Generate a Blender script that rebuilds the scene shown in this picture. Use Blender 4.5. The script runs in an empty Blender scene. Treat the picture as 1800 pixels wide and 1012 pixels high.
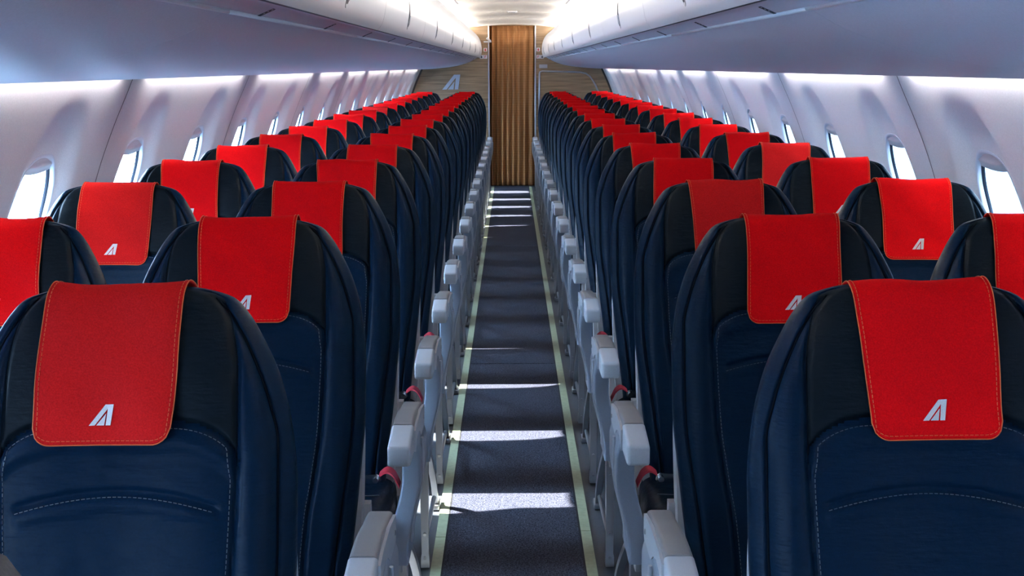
import bpy, math, random
import numpy as np
from mathutils import Vector, Matrix

random.seed(7)
R = math.radians
scene = bpy.context.scene
col = scene.collection

# ------------------------------------------------------------------ camera, world, sun, exposure
F_PX, CAM_H, CAM_X = 2380.0, 1.40, -0.010
PITCH, ROLL = math.atan(389.5 / F_PX), 0.0045
cd = bpy.data.cameras.new('camera'); cam = bpy.data.objects.new('camera', cd); col.objects.link(cam)
cd.sensor_width = 36.0; cd.lens = F_PX / 1800.0 * 36.0; cd.clip_start = 0.02; cd.clip_end = 500
cam.matrix_world = (Matrix.Translation((CAM_X, 0, CAM_H)) @ Matrix.Rotation(R(90) - PITCH, 4, 'X')
                    @ Matrix.Rotation(-ROLL, 4, 'Z'))
scene.camera = cam
vs = scene.view_settings
vs.view_transform = 'Standard'; vs.look = 'None'; vs.gamma = 1.0; vs.use_curve_mapping = False
vs.exposure = 0.52
scene.cycles.use_denoising = True
scene.cycles.max_bounces = 8
scene.cycles.diffuse_bounces = 5
scene.cycles.transparent_max_bounces = 12
scene.cycles.sample_clamp_indirect = 6.0
scene.cycles.caustics_reflective = False
scene.cycles.caustics_refractive = False

w = bpy.data.worlds.new('sky'); scene.world = w; w.use_nodes = True
nt = w.node_tree; nt.nodes.clear()
wo = nt.nodes.new('ShaderNodeOutputWorld'); bg = nt.nodes.new('ShaderNodeBackground')
tc = nt.nodes.new('ShaderNodeTexCoord'); sx = nt.nodes.new('ShaderNodeSeparateXYZ')
nt.links.new(tc.outputs['Generated'], sx.inputs[0])
rz = nt.nodes.new('ShaderNodeValToRGB')                 # apron below the horizon, bright sky above
rz.color_ramp.elements[0].position = 0.46; rz.color_ramp.elements[0].color = (0.36, 0.62, 1.0, 1)
rz.color_ramp.elements[1].position = 0.56; rz.color_ramp.elements[1].color = (0.48, 0.72, 1.0, 1)
mz = nt.nodes.new('ShaderNodeMapRange'); mz.inputs[1].default_value = -1; mz.inputs[2].default_value = 1
nt.links.new(sx.outputs['Z'], mz.inputs[0]); nt.links.new(mz.outputs[0], rz.inputs[0])
mx = nt.nodes.new('ShaderNodeMapRange')                  # the sun's side of the sky is the brighter one
mx.inputs[1].default_value = 0.25; mx.inputs[2].default_value = -0.25
mx.inputs[3].default_value = 1.7; mx.inputs[4].default_value = 11.0
nt.links.new(sx.outputs['X'], mx.inputs[0])
mu = nt.nodes.new('ShaderNodeMapRange')
mu.inputs[1].default_value = -0.35; mu.inputs[2].default_value = 0.75
mu.inputs[3].default_value = 1.0; mu.inputs[4].default_value = 9.0
nt.links.new(sx.outputs['Z'], mu.inputs[0])
mm = nt.nodes.new('ShaderNodeMath'); mm.operation = 'MULTIPLY'
nt.links.new(mx.outputs[0], mm.inputs[0]); nt.links.new(mu.outputs[0], mm.inputs[1])
nt.links.new(rz.outputs[0], bg.inputs[0]); nt.links.new(mm.outputs[0], bg.inputs[1])
nt.links.new(bg.outputs[0], wo.inputs[0])

sl = bpy.data.lights.new('sun', 'SUN'); sun = bpy.data.objects.new('sun', sl); col.objects.link(sun)
sl.energy = 54.0; sl.angle = R(0.6); sl.color = (1.0, 0.95, 0.90)
SUN_EL, SUN_AZ = 0.835, 0.055        # tangent of the elevation; drift towards +Y per metre sideways
sd = Vector((1.0, SUN_AZ, -SUN_EL)); sun.rotation_euler = sd.to_track_quat('-Z', 'Y').to_euler()

# ------------------------------------------------------------------ helpers
def tag(o, label=None, cat=None, group=None, kind=None):
    if label: o['label'] = label
    if cat: o['category'] = cat
    if group: o['group'] = group
    if kind: o['kind'] = kind
    return o

def empty(name, loc=(0, 0, 0)):
    o = bpy.data.objects.new(name, None); o.location = loc; o.empty_display_size = 0.1
    col.objects.link(o); return o

def me(name, verts, faces, mats, smooth=True, mi=None):
    m = bpy.data.meshes.new(name); m.from_pydata([tuple(map(float, v)) for v in verts], [], faces)
    for k in (mats if isinstance(mats, (list, tuple)) else [mats]): m.materials.append(k)
    if smooth: m.polygons.foreach_set('use_smooth', [True] * len(m.polygons))
    if mi is not None: m.polygons.foreach_set('material_index', mi)
    m.update(); return m

def link(name, mesh, parent=None, loc=None):
    o = bpy.data.objects.new(name, mesh); col.objects.link(o)
    if parent: o.parent = parent
    if loc is not None: o.location = loc
    return o

class MB:
    """collects shapes for one mesh"""
    def __init__(s): s.v = []; s.f = []
    def add(s, vs_, fs_):
        b = len(s.v); s.v += [tuple(v) for v in vs_]; s.f += [tuple(i + b for i in f) for f in fs_]; return s
    def box(s, x0, x1, y0, y1, z0, z1, r=0.0):
        if r <= 0:
            vs_ = [(x, y, z) for z in (z0, z1) for y in (y0, y1) for x in (x0, x1)]
            return s.add(vs_, [(0, 2, 3, 1), (4, 5, 7, 6), (0, 1, 5, 4), (2, 6, 7, 3), (0, 4, 6, 2), (1, 3, 7, 5)])
        # rounded box as rings along z
        r = min(r, (x1 - x0) / 2.01, (y1 - y0) / 2.01, (z1 - z0) / 2.01)
        n = 5; rings = []
        prof = [(r * (1 - math.cos(a)), r * (1 - math.sin(a))) for a in [k * math.pi / 2 / 4 for k in range(5)]]
        lv = [(z0 + r - r * math.sin(math.pi / 2 * (1 - k / 4)), r - r * math.cos(math.pi / 2 * (1 - k / 4))) for k in range(5)]
        lv = lv + [(z1 - (z - z0), i) for z, i in reversed(lv)]
        for z, ins in lv:
            ring = []; rr = max(r - ins, 1e-4)
            for cx, cy, a0 in ((x1 - r, y1 - r, 0), (x0 + r, y1 - r, 90), (x0 + r, y0 + r, 180), (x1 - r, y0 + r, 270)):
                for k in range(n):
                    a = R(a0 + 90 * k / (n - 1)); ring.append((cx + rr * math.cos(a), cy + rr * math.sin(a), z))
            rings.append(ring)
        return s.loft(rings, caps=True)
    def loft(s, rings, caps=False, closed=True):
        n = len(rings[0]); vs_ = [p for r_ in rings for p in r_]; fs_ = []
        for i in range(len(rings) - 1):
            for j in range(n if closed else n - 1):
                a, b = i * n + j, i * n + (j + 1) % n; fs_.append((a, b, b + n, a + n))
        if caps: fs_.append(tuple(reversed(range(n)))); fs_.append(tuple(range(len(vs_) - n, len(vs_))))
        return s.add(vs_, fs_)
    def tube(s, pts, r, n=8, flat=1.0):
        rings = []
        for i, p in enumerate(pts):
            p = Vector(p); a = Vector(pts[max(i - 1, 0)]); b = Vector(pts[min(i + 1, len(pts) - 1)])
            t = (b - a).normalized(); u = t.cross(Vector((0, 0, 1)))
            if u.length < 1e-3: u = Vector((1, 0, 0))
            u.normalize(); v = t.cross(u)
            rr = r[i] if isinstance(r, (list, tuple)) else r
            rings.append([tuple(p + u * rr * math.cos(2 * math.pi * k / n) + v * rr * flat * math.sin(2 * math.pi * k / n)) for k in range(n)])
        return s.loft(rings, caps=True)
    def prism(s, poly, a0, a1, axis):
        """poly in the two other axes (order xyz without axis), extruded along axis"""
        def P(p, a):
            q = list(p); q.insert(axis, a); return tuple(q)
        n = len(poly); vs_ = [P(p, a0) for p in poly] + [P(p, a1) for p in poly]
        fs_ = [tuple(reversed(range(n))), tuple(range(n, 2 * n))] + [(i, (i + 1) % n, (i + 1) % n + n, i + n) for i in range(n)]
        return s.add(vs_, fs_)
    def mirror(s):
        m = MB(); m.v = [(-x, y, z) for x, y, z in s.v]; m.f = [tuple(reversed(f)) for f in s.f]; return m
    def mesh(s, name, mat, smooth=False): return me(name, s.v, s.f, mat, smooth)
    def obj(s, name, mat, parent=None, loc=None, smooth=False):
        m = s.mesh(name, mat, smooth); return link(name, m, parent, loc)

def fixn(o_or_m, angle=40):
    """consistent normals and sharp edges by angle"""
    import bmesh
    m = o_or_m.data if hasattr(o_or_m, 'data') else o_or_m
    bm = bmesh.new(); bm.from_mesh(m); bmesh.ops.recalc_face_normals(bm, faces=bm.faces)
    for f in bm.faces: f.smooth = True
    for e in bm.edges:
        if len(e.link_faces) == 2 and e.calc_face_angle(0) > R(angle): e.smooth = False
    bm.to_mesh(m); bm.free(); return o_or_m

def pchip(xs, ys, x):
    xs = np.asarray(xs, float); ys = np.asarray(ys, float); x = np.clip(np.asarray(x, float), xs[0], xs[-1])
    h = np.diff(xs); dl = np.diff(ys) / h; m = np.zeros_like(xs)
    for i in range(1, len(xs) - 1):
        if dl[i - 1] * dl[i] > 0:
            w1, w2 = 2 * h[i] + h[i - 1], h[i] + 2 * h[i - 1]; m[i] = (w1 + w2) / (w1 / dl[i - 1] + w2 / dl[i])
    m[0], m[-1] = dl[0], dl[-1]
    k = np.clip(np.searchsorted(xs, x, side='right') - 1, 0, len(xs) - 2)
    t = (x - xs[k]) / h[k]
    return ((1 + 2 * t) * (1 - t) ** 2 * ys[k] + t * (1 - t) ** 2 * h[k] * m[k] + t * t * (3 - 2 * t) * ys[k + 1] + t * t * (t - 1) * h[k] * m[k + 1])

# ------------------------------------------------------------------ materials
def mat(name, c, rough=0.5, metal=0.0, spec=0.5, bump=None, var=None, sheen=0.0, emit=None, coord='Object'):
    m = bpy.data.materials.new(name); m.use_nodes = True; t = m.node_tree; p = t.nodes['Principled BSDF']
    p.inputs['Base Color'].default_value = (*c, 1); p.inputs['Roughness'].default_value = rough
    p.inputs['Metallic'].default_value = metal; p.inputs['Specular IOR Level'].default_value = spec
    if sheen: p.inputs['Sheen Weight'].default_value = sheen
    if emit: p.inputs['Emission Color'].default_value = (*emit[0], 1); p.inputs['Emission Strength'].default_value = emit[1]
    g = t.nodes.new('ShaderNodeTexCoord')
    if var:                                       # (scale, amount) fine mottling of the colour
        n = t.nodes.new('ShaderNodeTexNoise'); n.inputs['Scale'].default_value = var[0]; n.inputs['Detail'].default_value = 3
        t.links.new(g.outputs[coord], n.inputs['Vector'])
        r = t.nodes.new('ShaderNodeValToRGB')
        a = var[1]; r.color_ramp.elements[0].position = 0.3; r.color_ramp.elements[1].position = 0.7
        r.color_ramp.elements[0].color = (*[k * (1 - a) for k in c], 1); r.color_ramp.elements[1].color = (*[min(1, k * (1 + a)) for k in c], 1)
        t.links.new(n.outputs['Fac'], r.inputs[0]); t.links.new(r.outputs[0], p.inputs['Base Color'])
    if bump:                                      # list of (scale, strength, distance, stretch xyz)
        last = None
        for sc_, st, di, stretch in bump:
            mp = t.nodes.new('ShaderNodeMapping'); mp.inputs['Scale'].default_value = stretch
            n = t.nodes.new('ShaderNodeTexNoise'); n.inputs['Scale'].default_value = sc_; n.inputs['Detail'].default_value = 2
            b = t.nodes.new('ShaderNodeBump'); b.inputs['Strength'].default_value = st; b.inputs['Distance'].default_value = di
            t.links.new(g.outputs[coord], mp.inputs[0]); t.links.new(mp.outputs[0], n.inputs['Vector'])
            t.links.new(n.outputs['Fac'], b.inputs['Height'])
            if last: t.links.new(last.outputs[0], b.inputs['Normal'])
            last = b
        t.links.new(last.outputs[0], p.inputs['Normal'])
    return m

M = {}
LB = [(28, 0.30, 0.006, (1, 1, 1.6)), (34, 0.35, 0.0025, (.8, 1, 4.5)), (420, 0.25, 0.0006, (1, 1, 1))]
M['leather'] = mat('navy_leather', (0.0009, 0.0078, 0.0205), 0.40, spec=0.045, bump=LB, var=(300, .12))
M['head_leather_shaded'] = mat('navy_leather_shaded', (0.0030, 0.0058, 0.0088), 0.44, spec=0.045, bump=LB, var=(300, .12))  # same navy leather, with the headrest's shade put into the colour
M['piping'] = mat('dark_piping', (0.0010, 0.0025, 0.0050), 0.6, spec=0.03)
M['thread'] = mat('pale_thread', (0.085, 0.085, 0.085), 0.7)
M['orange_thread'] = mat('orange_thread', (0.52, 0.085, 0.015), 0.7)
CB = [(18, 0.35, 0.006, (1, 1, 1)), (900, 0.35, 0.0006, (1, 1, 1))]
M['red'] = mat('red_cover_fabric', (0.53, 0.0028, 0.0048), 0.85, spec=0.04, bump=CB, var=(500, .15))
M['crimson'] = mat('washed_crimson_fabric', (0.42, 0.0085, 0.009), 0.85, spec=0.04, bump=CB, var=(500, .2))
M['logo'] = mat('grey_white_print', (0.62, 0.56, 0.53), 0.7, var=(900, .12))
M['pad_dark'] = mat('grey_arm_plastic', (0.21, 0.215, 0.225), 0.42, var=(700, .06))
M['pad_light'] = mat('pale_arm_plastic', (0.49, 0.52, 0.57), 0.38, var=(700, .05))
M['shroud'] = mat('pale_blue_grey_plastic', (0.27, 0.315, 0.39), 0.33, var=(600, .05))
M['shell'] = mat('light_grey_seat_shell', (0.34, 0.34, 0.35), 0.45)
M['alu'] = mat('brushed_aluminium', (0.42, 0.43, 0.46), 0.33, metal=0.85)
M['chrome'] = mat('polished_steel', (0.75, 0.76, 0.78), 0.15, metal=1.0)
M['belt'] = mat('red_webbing', (0.42, 0.01, 0.03), 0.7, bump=[(500, .4, .0005, (1, 1, 1))])
M['black'] = mat('black_rubber', (0.008, 0.009, 0.011), 0.6)
M['wall'] = mat('speckled_sidewall_laminate', (0.66, 0.655, 0.68), 0.45, spec=0.4, var=(260, .07), bump=[(350, .12, .0006, (1, 1, 1))])
M['joint'] = mat('panel_joint_shadow_gap', (0.05, 0.05, 0.06), 0.7)
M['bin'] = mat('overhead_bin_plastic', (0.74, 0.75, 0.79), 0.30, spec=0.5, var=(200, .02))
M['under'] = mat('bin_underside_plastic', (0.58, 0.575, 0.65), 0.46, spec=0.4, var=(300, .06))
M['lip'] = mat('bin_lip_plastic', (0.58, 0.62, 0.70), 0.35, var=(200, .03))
M['ceil'] = mat('ceiling_panel', (0.70, 0.67, 0.63), 0.55)
M['win_frame'] = mat('window_bezel_plastic', (0.60, 0.64, 0.72), 0.30)
M['gasket'] = mat('dark_window_gasket', (0.015, 0.02, 0.03), 0.4)
M['shade'] = mat('window_shade_plastic', (0.50, 0.50, 0.53), 0.35)
M['strip'] = mat('photoluminescent_strip', (0.40, 0.44, 0.28), 0.45, var=(60, .10))
M['track'] = mat('grey_floor_track_cover', (0.060, 0.068, 0.080), 0.5, var=(120, .1))
M['edge'] = mat('dark_carpet_binding', (0.010, 0.011, 0.014), 0.9)
M['placard'] = mat('white_placard', (0.72, 0.68, 0.68), 0.5)
M['placard_red'] = mat('red_pictogram', (0.55, 0.05, 0.06), 0.5)
M['decal'] = mat('dark_decal_print', (0.03, 0.035, 0.05), 0.6)
M['trim_metal'] = mat('satin_metal_trim', (0.45, 0.47, 0.52), 0.30, metal=0.8)
M['logo_metal'] = mat('satin_metal_emblem', (0.42, 0.47, 0.54), 0.38, metal=0.6)
M['cuff'] = mat('grey_fabric_panel', (0.05, 0.05, 0.052), 0.8, var=(300, .2))
M['led_warm'] = mat('warm_white_led', (1, 1, 1), 0.5, emit=((1.0, 0.91, 0.80), 330.0))
M['led_cool'] = mat('neutral_white_led', (1, 1, 1), 0.5, emit=((1.0, 0.945, 0.93), 44.0))

def carpet_mat():
    m = bpy.data.materials.new('blue_grey_loop_carpet'); m.use_nodes = True; t = m.node_tree; p = t.nodes['Principled BSDF']
    g = t.nodes.new('ShaderNodeTexCoord'); n = t.nodes.new('ShaderNodeTexNoise'); n.inputs['Scale'].default_value = 210; n.inputs['Detail'].default_value = 2
    t.links.new(g.outputs['Object'], n.inputs['Vector'])
    r = t.nodes.new('ShaderNodeValToRGB'); r.color_ramp.elements[0].position = 0.36; r.color_ramp.elements[1].position = 0.66
    r.color_ramp.elements[0].color = (0.013, 0.015, 0.024, 1); r.color_ramp.elements[1].color = (0.078, 0.084, 0.114, 1)
    t.links.new(n.outputs['Fac'], r.inputs[0]); t.links.new(r.outputs[0], p.inputs['Base Color'])
    p.inputs['Roughness'].default_value = 0.95; p.inputs['Specular IOR Level'].default_value = 0.1
    b = t.nodes.new('ShaderNodeBump'); b.inputs['Strength'].default_value = 0.6; b.inputs['Distance'].default_value = 0.003
    t.links.new(n.outputs['Fac'], b.inputs['Height']); t.links.new(b.outputs[0], p.inputs['Normal'])
    return m
M['carpet'] = carpet_mat()

def wood_mat():
    m = bpy.data.materials.new('horizontal_oak_veneer'); m.use_nodes = True; t = m.node_tree; p = t.nodes['Principled BSDF']
    g = t.nodes.new('ShaderNodeTexCoord'); mp = t.nodes.new('ShaderNodeMapping'); mp.inputs['Scale'].default_value = (1.2, 1, 26)
    n = t.nodes.new('ShaderNodeTexNoise'); n.inputs['Scale'].default_value = 2.2; n.inputs['Detail'].default_value = 6
    t.links.new(g.outputs['Object'], mp.inputs[0]); t.links.new(mp.outputs[0], n.inputs['Vector'])
    r = t.nodes.new('ShaderNodeValToRGB'); r.color_ramp.elements[0].position = 0.3; r.color_ramp.elements[1].position = 0.72
    r.color_ramp.elements[0].color = (0.150, 0.088, 0.040, 1); r.color_ramp.elements[1].color = (0.33, 0.215, 0.118, 1)
    t.links.new(n.outputs['Fac'], r.inputs[0]); t.links.new(r.outputs[0], p.inputs['Base Color'])
    p.inputs['Roughness'].default_value = 0.5
    return m
M['wood'] = wood_mat()

def curtain_mat():
    m = bpy.data.materials.new('tan_brown_curtain_weave'); m.use_nodes = True; t = m.node_tree; p = t.nodes['Principled BSDF']
    g = t.nodes.new('ShaderNodeTexCoord'); s = t.nodes.new('ShaderNodeSeparateXYZ'); t.links.new(g.outputs['Object'], s.inputs[0])
    a = t.nodes.new('ShaderNodeMath'); a.operation = 'MULTIPLY'; a.inputs[1].default_value = 2 * math.pi / 0.028; t.links.new(s.outputs['Z'], a.inputs[0])
    b = t.nodes.new('ShaderNodeMath'); b.operation = 'SINE'; t.links.new(a.outputs[0], b.inputs[0])
    c = t.nodes.new('ShaderNodeMapRange'); c.inputs[1].default_value = -1; c.inputs[2].default_value = 1; t.links.new(b.outputs[0], c.inputs[0])
    r = t.nodes.new('ShaderNodeValToRGB'); r.color_ramp.elements[0].color = (0.300, 0.138, 0.052, 1); r.color_ramp.elements[1].color = (0.345, 0.160, 0.062, 1)
    t.links.new(c.outputs[0], r.inputs[0]); t.links.new(r.outputs[0], p.inputs['Base Color'])
    p.inputs['Roughness'].default_value = 0.8; p.inputs['Specular IOR Level'].default_value = 0.2
    return m
M['curtain'] = curtain_mat()

def glass_mat():
    m = bpy.data.materials.new('clear_acrylic_pane'); m.use_nodes = True; t = m.node_tree; t.nodes.clear()
    o = t.nodes.new('ShaderNodeOutputMaterial'); tr = t.nodes.new('ShaderNodeBsdfTransparent'); gl = t.nodes.new('ShaderNodeBsdfGlossy')
    tr.inputs[0].default_value = (0.95, 0.98, 1.0, 1); gl.inputs['Roughness'].default_value = 0.03
    lw = t.nodes.new('ShaderNodeLayerWeight'); lw.inputs[0].default_value = 0.5
    pw = t.nodes.new('ShaderNodeMath'); pw.operation = 'POWER'; pw.inputs[1].default_value = 5.0; t.links.new(lw.outputs['Facing'], pw.inputs[0])
    fr = t.nodes.new('ShaderNodeMath'); fr.operation = 'MULTIPLY_ADD'; fr.inputs[1].default_value = 0.5; fr.inputs[2].default_value = 0.03; t.links.new(pw.outputs[0], fr.inputs[0])
    mi = t.nodes.new('ShaderNodeMixShader'); t.links.new(fr.outputs[0], mi.inputs[0]); t.links.new(tr.outputs[0], mi.inputs[1]); t.links.new(gl.outputs[0], mi.inputs[2])
    t.links.new(mi.outputs[0], o.inputs[0]); return m
M['glass'] = glass_mat()

# ------------------------------------------------------------------ the setting
Y0, YB = -4.2, 15.90                                   # behind the camera, rear bulkhead
WIN0, WP = 3.35, 0.843                                  # first visible window, window pitch
WINS = [WIN0 + WP * k for k in range(-8, 15)]
WZ, WH, WW = 0.972, 0.215, 0.150                       # window centre height, half height, half width
ZWT = 1.415                                            # where the window panels end, above the bin edge

def wall_x(z):
    z = np.asarray(z, float)
    return pchip([-0.02, 0.15, 0.40, 0.80, 0.96, 1.11, 1.24, 1.34, 1.372, 1.415], [1.05, 1.14, 1.215, 1.229, 1.207, 1.163, 1.112, 1.066, 1.052, 1.036], z)

def scoop(dy, z):
    # the concave recess that runs from above each window down to its frame
    hw = pchip([0.60, 0.80, 1.0, 1.15, 1.25, 1.32, 1.345], [0.17, 0.235, 0.245, 0.215, 0.165, 0.095, 0.03], z)
    r = np.abs(dy) / hw
    zin = np.clip((1.345 - z) / 0.13, 0, 1) * np.clip((z - 0.60) / 0.12, 0, 1)
    s = np.clip((1 - r) / 0.55, 0, 1); s = s * s * (3 - 2 * s); q = zin * zin * (3 - 2 * zin)
    return 0.035 * s * q * (0.55 + 0.45 * np.clip((1.345 - z) / 0.35, 0, 1))

def superellipse(n, a, b, p=2.7):
    out = []
    for k in range(n):
        t = 2 * math.pi * k / n; c, s = math.cos(t), math.sin(t)
        out.append((a * math.copysign(abs(c) ** (2 / p), c), b * math.copysign(abs(s) ** (2 / p), s)))
    return out

def wall_side(side):
    V, Fc, MI = [], [], []
    z0, z1 = 0.45, ZWT; NY, NZ = 22, 26
    for wy in WINS:
        y0, y1 = wy - WP / 2, wy + WP / 2
        per = [(y0 + (y1 - y0) * k / NY, z0) for k in range(NY)] + [(y1, z0 + (z1 - z0) * k / NZ) for k in range(NZ)] \
            + [(y1 - (y1 - y0) * k / NY, z1) for k in range(NY)] + [(y0, z1 - (z1 - z0) * k / NZ) for k in range(NZ)]
        n = len(per); b = len(V); NR = 26
        for i in range(NR + 1):
            u = (i / NR) ** 1.15
            for (py, pz) in per:
                a = math.atan2((pz - WZ) / WH, (py - wy) / WW)
                c, s = math.cos(a), math.sin(a); p = 2.7
                rr = (abs(c) ** p + abs(s) ** p) ** (-1 / p)
                ey, ez = WW * c * rr, WH * s * rr
                yy, zz = wy + ey + (py - wy - ey) * u, WZ + ez + (pz - WZ - ez) * u
                x = float(wall_x(zz)) + float(scoop(yy - wy, zz))
                V.append((side * x, yy, zz))
        for i in range(NR):
            for j in range(n):
                q = (b + i * n + j, b + i * n + (j + 1) % n, b + (i + 1) * n + (j + 1) % n, b + (i + 1) * n + j)
                Fc.append(q if side > 0 else tuple(reversed(q))); MI.append(0)
    ya, yb = WINS[0] - WP / 2, WINS[-1] + WP / 2
    def strip(zs, xs, ys):
        for k in range(len(ys) - 1):
            for i in range(len(zs) - 1):
                b = len(V)
                V.extend([(side * xs[i], ys[k], zs[i]), (side * xs[i], ys[k + 1], zs[i]), (side * xs[i + 1], ys[k + 1], zs[i + 1]), (side * xs[i + 1], ys[k], zs[i + 1])])
                Fc.append((b, b + 1, b + 2, b + 3)); MI.append(0)
    zl = np.linspace(-0.02, 0.45, 14); strip(list(zl), list(wall_x(zl)), [Y0 - .05, ya, yb, YB + 1.2])
    zu = np.linspace(0.45, ZWT, 26)
    for (a, b_) in ((Y0 - .05, ya), (yb, YB + 1.2)):
        if b_ > a: strip(list(zu), list(wall_x(zu)), [a, b_])
    # closed hull above, hidden by the bins
    # panel joints every second window: a dark gap with a fine raised edge
    for k in range(-4, 9):
        jy = WIN0 + WP / 2 + 2 * WP * k
        for (h, o, mi) in ((0.0032, 0.0012, 1), (0.0, 0, 1)):
            if not h: continue
            zz = np.linspace(0.45, ZWT, 40)
            for i in range(len(zz) - 1):
                b = len(V)
                for (y_, z_) in ((jy - h, zz[i]), (jy + h, zz[i]), (jy + h, zz[i + 1]), (jy - h, zz[i + 1])):
                    V.append((side * (float(wall_x(z_)) + float(scoop(WP / 2, z_)) - o), y_, z_))
                Fc.append((b, b + 1, b + 2, b + 3)); MI.append(mi)
    nm = 'wall_right' if side > 0 else 'wall_left'
    o = link(nm, me(nm, V, Fc, [M['wall'], M['joint']], True, MI)); tag(o, kind='structure')
    V.clear(); Fc.clear(); MI.clear()
    strip([ZWT, 1.55, 1.75, 1.92, 2.02, 2.04], [float(wall_x(ZWT)), 1.06, 0.98, 0.72, 0.35, 0.0], [Y0 - .05, YB + 1.2])
    hn = 'trim_%d' % (60 + side); h = link(hn, me(hn, V, Fc, M['wall'])); tag(h, kind='structure')
    return o
for s in (-1, 1): wall_side(s)

# windows: bezel, gasket, pane and shade
def window(side, wy, idx, drop):
    root = empty('window_%d' % idx, (side * 1.20, wy, WZ)); tag(root, kind='structure')
    def xs(dy, z, off): return side * (float(wall_x(z)) + float(scoop(dy, z)) + off) - side * 1.20
    N = 72; e = superellipse(N, 1, 1)
    def ring(sc_, off, grow=0.0):
        out = []
        for (a, b) in e:
            dy, dz = a * (WW + grow), b * (WH + grow)
            out.append((xs(dy, WZ + dz, off), dy, dz))
        return out
    # bezel: raised lip then tunnel going outboard, narrowing a little
    fr = MB(); rings = [ring(1, 0.003, 0.005), ring(1, -0.001, 0.004), ring(1, -0.002, 0.0), ring(1, 0.000, -0.004), ring(1, 0.008, -0.006)]
    fr.loft(rings if side < 0 else rings[::-1]); fixn(fr.obj('window_frame', M['win_frame'], root), 70)
    gk = MB(); rings = [ring(1, 0.0075, -0.006), ring(1, 0.008, -0.0095), ring(1, 0.015, -0.0105), ring(1, 0.016, 0.03)]
    gk.loft(rings); fixn(gk.obj('gasket', M['gasket'], root), 70)
    pr = ring(1, 0.0135, -0.0100); c = MB(); c.add(pr, [tuple(range(N))]); c.obj('pane', M['glass'], root)
    # shade: covers the top of the opening, curved lower edge with a grip lip
    V, Fc = [], []; nx, nz = 24, 8
    for i in range(nx + 1):
        u = -1 + 2 * i / nx; dy = u * (WW - 0.004)
        zt = (WH - 0.002) * max(1 - abs(u) ** 2.7, 0) ** (1 / 2.7)
        zb = WH - drop - 0.014 * (1 - u * u) ; zb = min(zb, zt)
        for j in range(nz + 1):
            z = zb + (zt - zb) * j / nz; bul = 0.006 * math.exp(-((z - zb - 0.018) / 0.006) ** 2)
            V.append((xs(dy, WZ + z, 0.0065) - side * bul, dy, z))
    for i in range(nx):
        for j in range(nz):
            a = i * (nz + 1) + j; Fc.append((a, a + nz + 1, a + nz + 2, a + 1))
    o = link('shade', me('shade', V, Fc, M['shade']), root)
    return root
n = 1
for s in (-1, 1):
    for k, wy in enumerate(WINS):
        window(s, wy, n, [0.034, 0.030, 0.036, 0.026, 0.031][(k * 3 + (s > 0)) % 5]); n += 1

# floor: carpet between the strips, track covers below the seats
def flat(name, x0, x1, y0, y1, z, m, kind='structure', th=0.004):
    o = MB().box(x0, x1, y0, y1, z - th, z).obj(name, m); tag(o, kind=kind); return o
flat('floor', -1.3, 1.3, Y0 - .1, YB + 1.3, -0.004, M['track'], th=0.05)
seams = [Y0, 7.38 - 1.1, 10.45, YB + 1.3]
cols = [(Y0, 6.30), (6.307, 10.60), (10.607, 13.9), (13.903, YB + 1.2)]
tn = 1
for (a, b) in cols:
    flat('trim_%d' % tn, -0.207, 0.190, a, b, 0.004, M['carpet'], th=0.008); tn += 1
for (a, b) in ((-0.210, -0.203), (0.186, 0.193)):
    flat('trim_%d' % tn, a - 0.004, b + 0.004, Y0, YB + 1.2, 0.003, M['edge'], th=0.006); tn += 1

strip_lab = 'pale green glow-in-the-dark floor strip beside the aisle carpet, %s, %s'
for s, sd_ in ((-1, 'left of the aisle'), (1, 'right of the aisle')):
    x0 = -0.243 if s < 0 else 0.196
    ys = [Y0, 3.95 if s > 0 else 3.9, 7.3, 11.2, YB]
    for i in range(4):
        o = MB().box(x0, x0 + 0.030, ys[i], ys[i + 1] - 0.003, -0.003, 0.0045).obj('floor_path_strip', M['strip'])
        tag(o, strip_lab % (sd_, ['section nearest the camera', 'second section from the camera', 'third section from the camera', 'farthest section, by the curtain'][i]),
            'floor strip', 'glowing path strips along the aisle')

# ceiling
def ceiling():
    V, Fc, MI = [], [], []
    xs = np.linspace(-0.62, 0.62, 63)
    def zc(x): return float(pchip([0, .1, .2, .3, .4, .46, .53, .58, .62], [1.876, 1.874, 1.869, 1.862, 1.854, 1.851, 1.849, 1.848, 1.847], abs(x)))
    ys = [Y0 - .05]; js = [1.9 + WP * 2 * k for k in range(-1, 9)]
    for j in js: ys += [j - 0.012, j - 0.004, j + 0.004, j + 0.012]
    ys.append(YB + 1.2)
    for y in ys:
        d = 0.007 if any(abs(y - j) < 0.006 for j in js) else 0
        for x in xs: V.append((x, y, zc(x) + d))
    n = len(xs)
    for i in range(len(ys) - 1):
        for j in range(n - 1):
            a = i * n + j; Fc.append((a, a + 1, a + n + 1, a + n))
            MI.append(0)
    o = link('ceiling', me('ceiling', V, Fc, M['ceil'], True, MI)); tag(o, kind='structure'); return zc
zc = ceiling()
o = MB().box(-1.3, 1.3, Y0 - 0.1, Y0 - 0.05, 0, 2.1).obj('wall_front', M['wall']); tag(o, kind='structure')
o = MB().box(-1.3, 1.3, YB + 1.2, YB + 1.25, 0, 2.1).obj('wall_galley', M['wall']); tag(o, kind='structure')

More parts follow.
